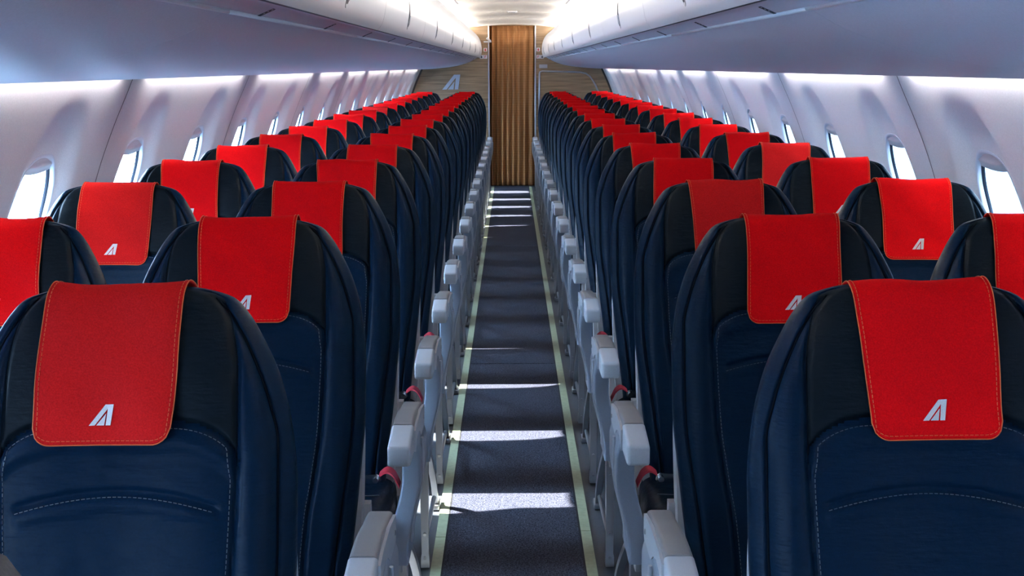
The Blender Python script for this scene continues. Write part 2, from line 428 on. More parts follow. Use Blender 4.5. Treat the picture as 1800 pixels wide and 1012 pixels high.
# rear bulkhead with its doorway
def bulkhead():
    b = MB(); DX = (-0.268, 0.272)
    for (x0, x1) in ((-1.3, DX[0]), (DX[1], 1.3)): b.box(x0, x1, YB, YB + 0.03, 0, 2.05)
    b.box(DX[0], DX[1], YB, YB + 0.03, 1.868, 2.05)
    o = b.obj('wall_back', M['wood']); tag(o, kind='structure')
    k = 20
    for (x0, x1) in ((DX[0] - 0.008, DX[0] + 0.008), (DX[1] - 0.008, DX[1] + 0.008)):
        o = MB().box(x0, x1, YB - 0.012, YB + 0.045, 0, 1.87, 0.004).obj('trim_%d' % k, M['trim_metal']); tag(o, kind='structure'); k += 1
    # soft dark seal where the veneer meets the sidewalls
    for s in (-1, 1):
        zz = np.linspace(0.4, 1.40, 40); V = []
        rings = [[(s * (float(wall_x(z)) - a), YB - c, z) for (a, c) in ((-0.01, 0), (0.022, 0), (0.022, 0.012), (-0.01, 0.012))] for z in zz]
        m = MB(); m.loft(rings, caps=True); o = m.obj('trim_%d' % k, M['black']); tag(o, kind='structure'); k += 1
        # plain grey end panel between the last window panel and the bulkhead
bulkhead()

def curtain():
    V, Fc = [], []; nx, nz = 260, 40; x0, x1, z0, z1 = -0.272, 0.272, 0.012, 1.866
    rnd = random.Random(3); ph = [rnd.uniform(0, 6.28) for _ in range(6)]
    for j in range(nz + 1):
        t = j / nz; z = z0 + (z1 - z0) * t
        for i in range(nx + 1):
            u = i / nx; g = u + 0.012 * math.sin(3 * t + ph[0])
            f = 8; a = 0.020 * (1.6 - 1.0 * u) * (0.75 + 0.25 * (1 - t))
            y = a * math.sin(2 * math.pi * f * max(g, 0) ** 0.85 + 1.2 * math.sin(5 * g + ph[1])) + 0.15 * a * math.sin(2 * math.pi * 17 * g + ph[2] + 1.5 * t)
            wob = 0.006 * math.sin(4.3 * z + 9 * u + ph[3])
            if u > 0.75: wob += 0.012 * math.sin(7 * z + ph[4]) * (u - 0.75) / 0.25
            V.append((x0 + (x1 - x0) * u * (1 - 0.012 * (1 - t)), y + wob, z))
    for j in range(nz):
        for i in range(nx):
            a = j * (nx + 1) + i; Fc.append((a, a + 1, a + nx + 2, a + nx + 1))
    m = me('curtain', V, Fc, M['curtain']); o = link('curtain', m, None, (0, YB + 0.09, 0))
    sm = o.modifiers.new('thickness', 'SOLIDIFY'); sm.thickness = 0.003
    tag(o, 'closed tan brown pleated curtain hanging in the doorway at the end of the aisle', 'curtain')
curtain()

# airline emblem outline, unit square, reused on the covers and on the bulkhead
LOGO_A = [(0, 0), (.657, .99), (1, 1), (.88, .01), (.69, .01), (.757, .80), (.24, .01)]
LOGO_B = [(.31, .01), (.685, .56), (.62, .01)]

def pixel_to_plane(px, py, Y):
    """point on the plane y = Y seen at a pixel; only used to lay out the far bulkhead fittings"""
    v = cam.matrix_world.to_3x3() @ Vector(((px - 900) / F_PX, -(py - 506) / F_PX, -1.0))
    t = Y / v.y; return (CAM_X + v.x * t, CAM_H + v.z * t)

# emblem on the left side of the bulkhead
x0, z0 = pixel_to_plane(777.5, 157.5, YB); x1, z1 = pixel_to_plane(809, 131, YB)
b = MB()
for poly in (LOGO_A, LOGO_B):
    b.prism([(x0 + (x1 - x0) * u, z0 + (z1 - z0) * v) for u, v in poly], YB - 0.014, YB + 0.001, 1)
o = b.obj('wall_emblem', M['logo_metal']); fixn(o, 30)
tag(o, 'satin metal slanted letter emblem fixed on the wood veneer left of the curtain', 'emblem')
# placards beside the doorway
for (px, py, lab, redp) in ((856.5, 87.5, 'small white square placard with red pictogram, upper one left of the curtain', 1),
                     (856.5, 100, 'small white square placard with pictogram, lower left of the curtain, next to the door trim', 1),
                     (848.5, 100, 'small white square placard with dark pictogram, tucked against the end of the left bins', 0),
                     (945.5, 87, 'small white square placard with red pictogram, upper one right of the curtain', 1),
                     (945.5, 99.8, 'small white square placard with pictogram, lower right of the curtain, next to the door trim', 1),
                     (954, 99.8, 'small white square placard with dark pictogram, tucked against the end of the right bins', 0)):
    x, z = pixel_to_plane(px, py, YB); h = 0.0205
    if abs(x) < 0.325: x = math.copysign(0.306, x)
    else: x = math.copysign(0.350, x)
    root = empty('placard', (x, YB, z)); tag(root, lab, 'placard', 'white placards beside the doorway')
    MB().box(-h, h, -0.003, 0.001, -h, h).obj('plate', M['placard'], root)
    q = MB()
    mt = M['placard_red'] if redp else M['decal']
    if z > 1.56:
        q.prism([(-.012, -.004), (-.006, .008), (-.004, .015), (.004, .015), (.006, .008), (.012, -.004), (.004, -.016), (-.004, -.016)], -0.0045, -0.003, 1)
    elif redp:
        q.box(-.009, -.003, -.0045, -.003, -.014, .014); q.box(-.003, .009, -.0045, -.003, .008, .014); q.box(-.003, .005, -.0045, -.003, -.002, .003)
    else:
        q.prism([(-.008, -.014), (-.006, .008), (0, .015), (.007, .006), (.008, -.014)], -0.0045, -0.003, 1)
    q.obj('pictogram', mt, root)
x, z = pixel_to_plane(955, 116.5, YB)
o = MB().box(x - .048, x + .048, YB - 0.006, YB + .001, z - .022, z + .022, 0.003).obj('grey_plate', M['trim_metal'])
tag(o, 'blank grey rectangular plate on the veneer right of the curtain above the silver frame line', 'plate')
# silver frame line on the right of the bulkhead
pts = [pixel_to_plane(px, py, YB - 0.006) for px, py in ((947.5, 200), (948, 165), (948.3, 130), (949, 126.5), (953, 125.2), (975, 125.5), (1000, 126), (1020, 126.8), (1030, 129), (1037, 134), (1042, 141), (1047, 150), (1056, 172))]
b = MB(); b.tube([(x, YB - 0.006, z) for x, z in pts], 0.010, 8)
o = b.obj('frame_moulding', M['trim_metal'], smooth=True)
tag(o, 'rounded silver moulding line framing the wood veneer right of the curtain', 'moulding')
# hook bar at the left of the doorway
root = empty('curtain_hook', (-0.34, YB, 1.66)); tag(root, 'small white hook bar fixed to the veneer at upper left of the curtain', 'hook')
x0, z0 = pixel_to_plane(850, 73.5, YB - .03); x1, z1 = pixel_to_plane(864, 73.5, YB - .03)
MB().box(x0 + .34, x1 + .34, -0.035, 0, z0 - 1.66 - .008, z0 - 1.66 + .008, .004).obj('bar', M['bin'], root)
x0, z0 = pixel_to_plane(856, 66.5, YB - .03); x1, z1 = pixel_to_plane(862.5, 72, YB - .03)
MB().tube([(x0 + .34, -0.05, z0 - 1.66), ((x0 + x1) / 2 + .34, -0.055, (z0 + z1) / 2 - 1.66 - .004), (x1 + .34, -.045, z1 - 1.66)], [.017, .013, .012], 8).obj('hook_lever', M['bin'], root, smooth=True)
# small fitting on the ceiling
x, z = 0.0, 1.876
yf = 12.1
root = empty('ceiling_fitting', (0, yf, zc(0))); tag(root, 'small pale ceiling fitting on the centre line above the aisle', 'ceiling fitting')
MB().box(-.045, .045, -.03, .03, -.010, .004, .004).obj('housing', M['bin'], root, smooth=True)
MB().box(-.030, .030, -.035, .02, -.016, -.008, .002).obj('lens', M['pad_dark'], root, smooth=True)
# slim dark slots in the ceiling beside the lights
for s, nm in ((-1, 'left'), (1, 'right')):
    x = s * 0.40
    o = MB().box(x - .006, x + .006, 8.5, 10.2, zc(x) - .002, zc(x) + .006).obj('ceiling_slot', M['decal'])
    tag(o, 'thin dark slot in the ceiling next to the %s bright cove light' % nm, 'ceiling slot', 'dark ceiling slots')

# ------------------------------------------------------------------ overhead bins
DOOR = [(0.372, 1.498), (0.360, 1.512), (0.350, 1.545), (0.345, 1.585), (0.349, 1.635), (0.362, 1.690), (0.388, 1.740), (0.425, 1.778), (0.470, 1.803), (0.505, 1.810)]
BODY = [(0.382, 1.500), (0.392, 1.500), (0.425, 1.486)]
UNDER = [(0.425, 1.486), (0.440, 1.478), (0.475, 1.458), (0.53, 1.436), (0.62, 1.411), (0.72, 1.394), (0.83, 1.382), (0.93, 1.374), (1.00, 1.371), (1.012, 1.373), (1.016, 1.378), (1.012, 1.39)]
def smooth_profile(P, n=60):
    P = np.array(P); d = np.r_[0, np.cumsum(np.hypot(*np.diff(P, axis=0).T))]; t = np.linspace(0, d[-1], n)
    return list(zip(pchip(d, P[:, 0], t), pchip(d, P[:, 1], t)))
def extr(P, y0, y1, side, thick=None, flip=False, ny=2, sag=0.0):
    n = len(P); V = []; Fc = []
    for k in range(ny):
        y = y0 + (y1 - y0) * k / (ny - 1)
        for (x, z) in P: V.append((side * x, y, z))
    for k in range(ny - 1):
        for i in range(n - 1):
            a = k * n + i; Fc.append((a, a + 1, a + n + 1, a + n))
    return V, Fc
BP, BIN0 = 1.69, 3.735
def bin_unit(side, y0, y1, label, latch=True, k=0):
    L = y1 - y0; g = 0.0022
    root = empty('overhead_bin', (side * 0.6, y0, 1.37)); tag(root, label, 'overhead bin', 'overhead bins along both sides of the cabin')
    def sub(name, P, m, a, b, ang=50):
        Q = np.array(P); T = np.gradient(Q, axis=0); N = np.c_[-T[:, 1], T[:, 0]]; N /= np.linalg.norm(N, axis=1)[:, None] + 1e-9
        ctr = np.array([0.70, 1.60]) if name != 'casing' else np.array([0.70, 1.60])
        if ((ctr - Q) * N).sum() < 0: N = -N
        I = Q + N * 0.006; pr = [tuple(p) for p in Q] + [tuple(p) for p in I[::-1]]
        mb = MB(); mb.loft([[(side * x - side * 0.6, y, z - 1.37) for x, z in pr] for y in (a, b)], caps=True)
        o = mb.obj(name, m, root); fixn(o, 35); return o
    door = sub('door', smooth_profile(DOOR, 40), M['bin'], g, L - g)
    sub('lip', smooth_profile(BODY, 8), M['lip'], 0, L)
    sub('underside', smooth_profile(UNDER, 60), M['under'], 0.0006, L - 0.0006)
    sub('dark_seam', [(0.376, 1.4985), (0.384, 1.4985)], M['decal'], 0, L)
    # closed top and back so no light passes
    sub('casing', [(0.505, 1.810), (0.60, 1.815), (0.96, 1.79), (1.0, 1.5), (0.96, 1.42), (0.45, 1.49)], M['bin'], 0, L)
    # bright rounded bead where the lip turns into the underside
    b = MB(); b.tube([(side * (0.429 - 0.6), 0, 1.482 - 1.37), (side * (0.429 - 0.6), L, 1.482 - 1.37)], 0.0035, 8); b.obj('lip_bead', M['bin'], root, smooth=True)
    if latch:
        yc = L / 2; zmid = 1.56
        SD = smooth_profile(DOOR, 40)
        def dx(z): return float(np.interp(z, [p[1] for p in SD], [p[0] for p in SD])) + 0.0005
        def outline(hw, z0, z1, n=16):
            pts = []
            for i in range(n + 1):                     # round bottom
                a = math.pi + math.pi * i / n; pts.append((hw * math.cos(a), z0 + hw + hw * math.sin(a)))
            for i in range(1, n):                      # taper to a pointed top
                t = i / n; pts.append((hw * (1 - t ** 2.2) ** 0.6 * 1.0, z0 + hw + (z1 - z0 - hw) * t))
            pts.append((0, z1))
            for i in range(n - 1, 0, -1):
                t = i / n; pts.append((-hw * (1 - t ** 2.2) ** 0.6, z0 + hw + (z1 - z0 - hw) * t))
            return pts
        def plate(name, hw, z0, z1, off, m, th=0.004):
            P = outline(hw, z0, z1); b = MB(); n = len(P)
            r1 = [(side * (dx(z) - off - 0.6), yc + y, z - 1.37) for y, z in P]; r0 = [(side * (dx(z) + th - 0.6), yc + y, z - 1.37) for y, z in P]
            b.loft([r0, r1], caps=True); return fixn(b.obj(name, m, door), 40)
        plate('latch_bezel', 0.021, 1.522, 1.612, 0.0018, M['trim_metal'])
        plate('latch_recess', 0.015, 1.530, 1.606, 0.0024, M['decal'])
        b = MB(); P = outline(0.013, 1.536, 1.570)
        P = [(y, min(z, 1.566)) for y, z in P]
        r1 = [(side * (dx(z) - 0.0050 - 0.6), yc + y, z - 1.37) for y, z in P]; r0 = [(side * (dx(z) + .002 - 0.6), yc + y, z - 1.37) for y, z in P]
        b.loft([r0, r1], caps=True); fixn(b.obj('latch', M['pad_light'], door), 40)
    return root
def side_word(s): return 'left' if s < 0 else 'right'
ordn = ['nearest', 'second', 'third', 'fourth', 'fifth', 'sixth', 'seventh', 'eighth', 'ninth', 'tenth']
for s in (-1, 1):
    k = 0
    y = BIN0 - 2 * BP
    while y < YB - 0.3:
        y1 = min(y + BP, YB - 0.002)
        if y == BIN0 - 2 * BP: yy0 = y
        if y1 - y < 1.0 or y1 + 0.6 > YB: y1 = YB - 0.002
        lab = 'white overhead bin with grey underside on the %s wall, %s' % (side_word(s), ('the one nearest the camera' if k == 0 else 'last, against the bulkhead' if y1 > YB - .1 else ordn[k] + ' from the camera'))
        bin_unit(s, y, y1, lab, True, k); k += 1; y = y1
    # blank unit behind the camera
    bin_unit(s, Y0 - .04, BIN0 - 2 * BP, 'white overhead bin with grey underside on the %s wall, beside and behind the camera' % side_word(s), False)

# row placards on the bin lip
for s in (-1, 1):
    for r_ in range(17):
        y = 2.24 + 0.779 * r_
        if y > YB - .2: continue
        root = empty('seat_row_decal', (s * 0.408, y, 1.4925)); root.rotation_euler = (0, s * 0.40, 0)
        tag(root, 'tiny dark seat row marking under the %s bin lip, %s' % (side_word(s), 'nearest the camera' if r_ == 0 else 'number %d from the camera' % (r_ + 1)),
            'decal', 'seat row markings under the bins')
        b = MB()
        b.box(-.014, .014, -.010, -.0085, -.0054, -.0045); b.box(-.014, .014, .0085, .010, -.0054, -.0045)
        b.box(-.014, -.0125, -.010, .010, -.0054, -.0045); b.box(.0125, .014, -.010, .010, -.0054, -.0045)
        for i in range(3): b.box(-.009 + .007 * i, -.006 + .007 * i, -.005, .005, -.0054, -.0045)
        b.obj('frame_mark', M['decal'], root)
        MB().box(s * .010 - .0025, s * .010 + .0025, -.006, .006, -.0062, -.005).obj('block_mark', M['decal'], root)

# ------------------------------------------------------------------ light strips
seg = [(0.2, 1.95), (2.15, 3.66), (3.92, 5.33), (5.68, 7.22), (7.55, 8.5), (8.85, 9.8), (10.1, 11.6), (11.85, 13.35), (13.62, 15.3)]
for s in (-1, 1):
    for i, (a, b_) in enumerate(seg):
        o = MB().box(-.006, .006, 0, b_ - a, -.003, .003).obj('sidewall_light', M['led_cool'], None, (s * 1.022, a, 1.402))
        tag(o, 'white light strip tucked above the %s sidewall panels, %s' % (side_word(s), 'at the far end by the bulkhead' if i == len(seg) - 1 else ['nearest', 'second', 'third', 'fourth', 'fifth', 'sixth', 'seventh', 'eighth'][min(i, 7)] + ' along from the camera'),
            'light strip', 'light strips washing the sidewalls')
        bk = MB().box(-.012, .012, 0, b_ - a, .003, .010).obj('housing', M['shell'], o)
    for i in range(4):
        a = 0.3 + i * 4.0; b_ = min(a + 3.94, YB - .1)
        o = MB().box(-.010, .010, 0, b_ - a, -.0015, .0015).obj('ceiling_light', M['led_warm'], None, (s * 0.528, a, 1.8195))
        MB().box(-.0235 if s > 0 else .0205, -.0205 if s > 0 else .0235, 0, b_ - a, -.013, -.0050).obj('shield_lip', M['bin'], o)
        o.rotation_euler = (0, s * R(0), 0)
        tag(o, 'warm white cove light strip between ceiling and %s bins, %s' % (side_word(s), ['nearest', 'second', 'third', 'farthest'][i] + ' along the aisle'),
            'light strip', 'cove lights beside the ceiling')

# ------------------------------------------------------------------ seat geometry (origin on the floor below the headrest top, seat faces -Y)
ZT = 1.123
LEAN = 0.25
def Wd(d): return pchip([0, .003, .008, .016, .035, .06, .117, .17, .25, .33, .48, .65, .72], [.03, .084, .111, .134, .153, .169, .196, .210, .218, .218, .207, .190, .185], d)
def TH(d): return pchip([0, .004, .012, .03, .07, .15, .4, .72], [.022, .040, .056, .074, .090, .100, .110, .115], d)
def yc(d): return -LEAN * d + 0.055 - 0.03 * np.clip((d - .35) / .35, 0, 1) ** 2
def xo(d): return np.minimum(pchip([0, .01, .04, .08, .14, .19, .32, .55, .64, .72], [.100, .110, .138, .161, .185, .196, .197, .174, .165, .160], d), Wd(d) - .004)
def xi(d): return np.minimum(pchip([0, .02, .05, .1, .2, .35, .45, .52, .65, .72], [.118, .126, .138, .146, .148, .143, .131, .120, .112, .110], d), Wd(d) - .008)
def d_arch(x):
    a = np.clip((np.abs(x) - .070) / .080, 0, .995); return .160 + .055 * (1 - np.sqrt(1 - a * a))
def d_arc(x): return .243 + .020 * (x / .13) ** 2
def d_arc2(x): return .545 + .012 * (x / .11) ** 2
def ss(a): a = np.clip(a, 0, 1); return a * a * (3 - 2 * a)
def front(x, d, disp=True):
    x = np.asarray(x, float); d = np.asarray(d, float); wd = Wd(d)
    r = np.clip(np.abs(x) / wd, 0, 1); e = (1 - r ** 3.4) ** (1 / 2.3)
    y = yc(d) - TH(d) / 2 * e
    if disp:
        fade = ss(d / .02)
        ax = np.abs(x)
        # dished centre, proud bolsters
        y = y + 0.009 * ss(1 - ax / .15) * ss((d - .05) / .1) * fade
        y = y - 0.010 * np.exp(-((ax - .172) / .020) ** 2) * ss((d - .08) / .12)
        gr = lambda t, wv: np.exp(-(t / wv) ** 2)
        y = y + 0.0065 * gr(ax - xo(d), .0035) * ss(d / .012)
        y = y + 0.0055 * gr(ax - xi(d), .0040) * ss(d / .012)
        ar = d - d_arch(x); m = ss((xi(d) + .002 - ax) / .006)
        y = y + (0.0075 * gr(ar, .0050) - 0.005 * ss(1 - np.abs(ar - .022) / .022)) * m * (ax < .15)
        y = y + (0.0055 * gr(d - d_arc(x), .0045) - .003 * gr(d - d_arc(x) - .014, .010)) * ss((.132 - ax) / .012)
        y = y + 0.0045 * gr(d - d_arc2(x), .0045) * ss((.095 - ax) / .012)
        y = y - 0.0035 * ss((ax - xi(d)) / .012) * ss((xo(d) - ax) / .012) * ss((d - .03) / .05)
    return y

NX, NB = 180, 22
us = np.linspace(-1, 1, NX + 1); ux = .62 * us + .38 * np.sin(np.pi / 2 * us)
ds = np.r_[0, .001, .002, .0035, .005, .007, .0095, .0125, .016, np.arange(.0195, .70, .0034)]
def backrest_meshes():
    rows = []; 
    for d in ds:
        wd = float(Wd(d)); x = ux * wd; y = front(x, np.full_like(x, d))
        xb = np.cos(np.linspace(0, np.pi, NB + 2))[1:-1] * wd
        rb = np.clip(np.abs(xb) / wd, 0, 1); yb = yc(d) + TH(d) / 2 * (1 - rb ** 3.0) ** (1 / 2.0)
        z = ZT - d
        rows.append([(a, b, z) for a, b in zip(x, y)] + [(a, b, z) for a, b in zip(xb, yb)])
    n = len(rows[0]); V = [p for r_ in rows for p in r_]
    F = {'backrest': [], 'headrest': [], 'back_cushion': []}
    for i in range(len(rows) - 1):
        dm = (ds[i] + ds[i + 1]) / 2
        for j in range(n):
            q = (i * n + j, (i + 1) * n + j, (i + 1) * n + (j + 1) % n, i * n + (j + 1) % n)
            if j < NX:
                xm = (ux[j] + ux[j + 1]) / 2 * float(Wd(dm))
                if abs(xm) < float(xi(dm)):
                    F['headrest' if dm < float(d_arch(xm)) else 'back_cushion'].append(q); continue
            F['backrest'].append(q)
    F['backrest'].append(tuple(range(n))); 
    out = {}
    for k, fs in F.items():
        used = sorted({i for f in fs for i in f}); mp = {u: t for t, u in enumerate(used)}
        m_ = me(k, [V[u] for u in used], [tuple(mp[i] for i in f) for f in fs], M['head_leather_shaded'] if k == 'headrest' else M['leather'])
        out[k] = m_
    return out
SEAT = backrest_meshes()

def stitch_line(P, seg=0.0042, gap=0.0022, wd=0.00050, off=0.0012):
    """dashes following (x, d) points on the front of the backrest"""
    P = np.array(P); L = np.r_[0, np.cumsum(np.hypot(*np.diff(P, axis=0).T))]; b = MB(); t = 0
    while t + seg < L[-1]:
        a = [np.interp(q, L, P[:, 0]) for q in (t, t + seg)]; c = [np.interp(q, L, P[:, 1]) for q in (t, t + seg)]
        pts = [(float(a[k]), float(front(a[k], c[k])) - off, ZT - float(c[k])) for k in (0, 1)]
        b.tube(pts, wd, 5); t += seg + gap
    return b
st = MB()
xa = np.linspace(-.140, .140, 80)
pts = [(-float(xi(d)) + .0065, d) for d in np.linspace(.68, .225, 70)] + [(x, float(d_arch(x)) + .0065) for x in xa if abs(x) < .137] + [(float(xi(d)) - .0065, d) for d in np.linspace(.225, .68, 70)]
b = stitch_line(pts); st.add(b.v, b.f)
b = stitch_line([(x, float(d_arc(x)) + .0055) for x in np.linspace(-.125, .125, 50)]); st.add(b.v, b.f)
b = stitch_line([(x, float(d_arc2(x)) + .005) for x in np.linspace(-.085, .085, 40)]); st.add(b.v, b.f)
STITCH = st.mesh('stitching', M['thread'])
pp = MB()
for s in (-1, 1):
    pp.tube([(s * float(xo(d)), float(front(xo(d), d)) - .0005, ZT - d) for d in np.linspace(.014, .68, 90)], .0018, 6)
    pp.tube([(s * (float(xi(d)) - .0006), float(front(xi(d), d)) + .0003, ZT - d) for d in np.linspace(.020, .215, 40)], .0013, 6)
PIPING = pp.mesh('piping', M['piping'], True)

# rear shell with tray table
def shell_mesh():
    b = MB(); rings = []
    wt = lambda d: float(pchip([.05, .10, .2, .3, .42, .62, .70], [.12, .155, .190, .206, .2110, .2090, .203], d))
    for d in np.r_[.05, .055, .065, np.linspace(.08, .70, 30)]:
        wd = wt(d); y0 = float(yc(d)) + .010; y1 = float(yc(d)) + float(TH(d)) / 2 + .016 * float(ss((d - .045) / .04)) + .004
        r_ = .016; ring = []
        for (cx, cy, a0) in ((wd - r_, y1 - r_, 0), (-wd + r_, y1 - r_, 90)):
            for k in range(6):
                a = R(a0 + 90 * k / 5); ring.append((cx + r_ * math.cos(a), cy + r_ * math.sin(a), ZT - d))
        ring += [(-wd, y0, ZT - d), (wd, y0, ZT - d)]
        rings.append(ring)
    b.loft(rings, caps=True); return b.mesh('back_shell', M['shell'])
SHELL = fixn(shell_mesh(), 40)
b = MB(); 
def yback(d): return float(yc(d)) + float(TH(d)) / 2 + .021
ring = []
for d in (.16, .42):
    y = yback(d); ring.append([(-.18, y, ZT - d), (.18, y, ZT - d), (.18, y + .014, ZT - d), (-.18, y + .014, ZT - d)])
b.loft(ring, caps=True); TRAY = fixn(b.mesh('tray_table', M['pad_light']), 40)
b = MB(); ring = []
for d, o1 in ((.50, .020), (.54, .065), (.60, .075), (.72, .070)):
    y = yback(min(d, .70)); ring.append([(-.19, y - .01, ZT - d), (.19, y - .01, ZT - d), (.19, y + o1, ZT - d), (-.19, y + o1, ZT - d)])
b.loft(ring, caps=True); SUN_BLOCK = fixn(b.mesh('rear_sun_blocker', M['leather']), 40)  # unseen pocket-shaped bulge, added to narrow the sun gaps between rows

# seat cushion
def cushion_mesh():
    b = MB(); rings = []
    for t in np.linspace(0, 1, 22):
        y = -.490 + .370 * t; h = .375 + .0 * t; top = .462 - .012 * t + .010 * math.exp(-((t - .12) / .15) ** 2)
        k = min(1, (t + .004) / .10); k = math.sqrt(1 - (1 - k) ** 2); wd = .205 + .008 * k; tz = h + .015 + (top - h - .015) * k
        ring = []
        for j in range(40):
            a = 2 * math.pi * j / 40; c, s = math.cos(a), math.sin(a)
            x = wd * math.copysign(abs(c) ** .35, c); zz = math.copysign(abs(s) ** .45, s)
            z = h + (tz - h) * zz if s > 0 else h + .05 * k * zz
            z -= .010 * (1 - (x / .21) ** 2) * (s > 0)
            ring.append((x, y - .0, z))
        rings.append(ring)
    b.loft(rings, caps=True); return b.mesh('seat_cushion', M['leather'], True)
CUSH = fixn(cushion_mesh(), 60)
b = MB(); b.tube([(x, -.335 + .015 * math.cos(x * 8), .4635 - .010 * (1 - (x / .21) ** 2)) for x in np.linspace(-.19, .19, 24)], .0012, 5)
CSEAM = b.mesh('cushion_seam', M['thread'], True)

def both(fn, name, m, smooth=True, ang=40):
    a = fn(); r_ = {1: fixn(a.mesh(name, m, smooth), ang)}
    c = a.mirror(); r_[-1] = fixn(c.mesh(name, m, smooth), ang); return r_
AX = -0.256     # arm centre, aisle side of a right-hand seat (mirrored for the left)
def arm_dark():
    b = MB(); rings = []
    for t in np.linspace(0, 1, 14):
        y = -.463 + .275 * t; top = .652 - .002 + .010 * math.sin(math.pi * min(1, t * .9 + .35)) - .012 * t ** 3
        thk = .034 + .010 * (1 - t); wd = .0225; r_ = .008
        if t < .65: thk = .030 + .026 * (1 - t / .65) ** 2
        rings.append(rr_ring(AX, y, top - thk, top, wd, r_))
    b.loft(rings, caps=True); return b
def rr_ring(cx, y, z0, z1, wd, r_, n=5):
    ring = []
    for (px, pz, a0) in ((cx + wd - r_, z1 - r_, 0), (cx - wd + r_, z1 - r_, 90), (cx - wd + r_, z0 + r_, 180), (cx + wd - r_, z0 + r_, 270)):
        for k in range(n):
            a = R(a0 + 90 * k / (n - 1)); ring.append((px + r_ * math.cos(a), y, pz + r_ * math.sin(a)))
    return ring
def arm_tip():
    b = MB(); rings = []
    for i, t in enumerate([0, .02, .05, .10, .2, .4, .6, .8, 1.0]):
        y = -.575 + .1125 * t; k = min(1, t / .06); k = math.sqrt(max(0, 1 - (1 - k) ** 2)); ins = .006 * (1 - k)
        top = .640 + .0165 * t ** .8 - ins; bot = .598 - .002 * t + ins
        rings.append(rr_ring(AX, y, bot, top, .0235 - ins, max(.0065 - ins, .002)))
    b.loft(rings, caps=True); return b
PAD = both(arm_dark, 'armrest_pad', M['pad_dark']); TIP = both(arm_tip, 'armrest_tip', M['pad_light'])
def pivot(): return MB().tube([(AX + .022, -.515, .610), (AX + .0275, -.515, .610)], .0045, 12)
def pivot2(): return MB().tube([(AX - .0295, -.225, .612), (AX - .024, -.225, .612)], .005, 12)
PIV = both(pivot, 'pivot_bolt', M['chrome']); PIV2 = both(pivot2, 'pivot_bolt', M['chrome'])
def shroud():
    # S-shaped side panel from the armrest down to the seat beam
    b = MB(); rings = []
    for z in np.r_[np.linspace(.335, .345, 3), np.linspace(.36, .60, 26), np.linspace(.605, .620, 5)]:
        t = float(ss((.53 - z) / .17)); xin = AX - .032 + .028 * t + .006 * float(ss((z - .57) / .03)); wd = .020 + .002 * t
        yf = -.422 + .016 * math.sin((z - .33) / .30 * math.pi) - .012 * t + (.10 * ((z - .605) / .015) ** 1.5 if z > .605 else 0)
        yb = -.20 - .05 * t
        cx = xin + wd; r_ = .0055; ring = []
        for (px, py, a0) in ((cx + wd - r_, yb - r_, 0), (cx - wd + r_, yb - r_, 90), (cx - wd + r_, yf + r_, 180), (cx + wd - r_, yf + r_, 270)):
            for k in range(5):
                a = R(a0 + 90 * k / 4); ring.append((px + r_ * math.cos(a), py + r_ * math.sin(a), z))
        rings.append(ring)
    b.loft(rings, caps=True); return b
def cheek():
    # arched aisle-side flank of the armrest, carrying the pad
    P = [(-.468, .600), (-.450, .610), (-.425, .619), (-.385, .622), (-.345, .612), (-.315, .596), (-.285, .585), (-.205, .583), (-.188, .600), (-.188, .632), (-.30, .648), (-.42, .650), (-.468, .645)]
    return MB().prism(P, AX - .0275, AX - .0215, 0)
CHK = both(cheek, 'armrest_flank', M['pad_light'], ang=30)
SHR = both(shroud, 'side_panel', M['shroud'], ang=50)
def shroud_lip():
    b = MB()
    pts = []
    for z in np.linspace(.36, .60, 24):
        t = float(ss((.53 - z) / .17)); xin = AX - .032 + .028 * t
        pts.append((xin - .001, -.36 + .02 * math.sin((z - .33) / .3 * math.pi), z))
    b.tube(pts, .0035, 8); return b
LIP = both(shroud_lip, 'panel_ridge', M['pad_light'])
LX = -.238
def leg_front():
    b = MB(); rings = []
    for z, hw, hy in ((.002, .012, .020), (.03, .012, .018), (.04, .010, .014), (.30, .012, .020), (.345, .013, .026)):
        rings.append([(LX - hw, -.335 - hy, z), (LX + hw, -.335 - hy, z), (LX + hw, -.335 + hy, z), (LX - hw, -.335 + hy, z)])
    b.loft(rings, caps=True)
    for z in (.03, .10, .27): b.tube([(LX, -.358, z), (LX, -.349, z)], .0045, 10)
    return b
def leg_rear():
    b = MB(); P = []
    for t in np.linspace(0, 1, 18):
        y = -.25 + .43 * t ** 1.25; z = .34 * (1 - t) ** .62 + .004; P.append((LX, y, z))
    rings = []
    for (x, y, z) in P: rings.append([(x - .009, y - .010, z - .004), (x + .009, y - .010, z - .004), (x + .009, y + .012, z + .004), (x - .009, y + .012, z + .004)])
    b.loft(rings, caps=True); b.box(LX - .014, LX + .014, .15, .22, .0, .018, .004); b.tube([(LX, .19, .018), (LX, .19, .026)], .007, 8)
    return b
LEGF = both(leg_front, 'leg', M['alu'], ang=30); LEGR = both(leg_rear, 'leg', M['alu'], ang=30)
def beams():
    b = MB(); b.tube([(-.240, -.36, .335), (.215, -.36, .335)], .022, 14); b.tube([(-.240, -.14, .335), (.215, -.14, .335)], .022, 14)
    b.box(LX - .008, LX + .006, -.42, -.10, .312, .352, .003); b.tube([(LX, -.335, .08), (LX, .10, .06)], .007, 8)
    return b
BEAM = both(beams, 'seat_frame', M['alu'], ang=40)
def beams_w():
    b = MB(); b.tube([(-.210, -.36, .335), (.210, -.36, .335)], .022, 14); b.tube([(-.210, -.14, .335), (.210, -.14, .335)], .022, 14); return b
BEAMW = both(beams_w, 'seat_frame', M['alu'], ang=40)
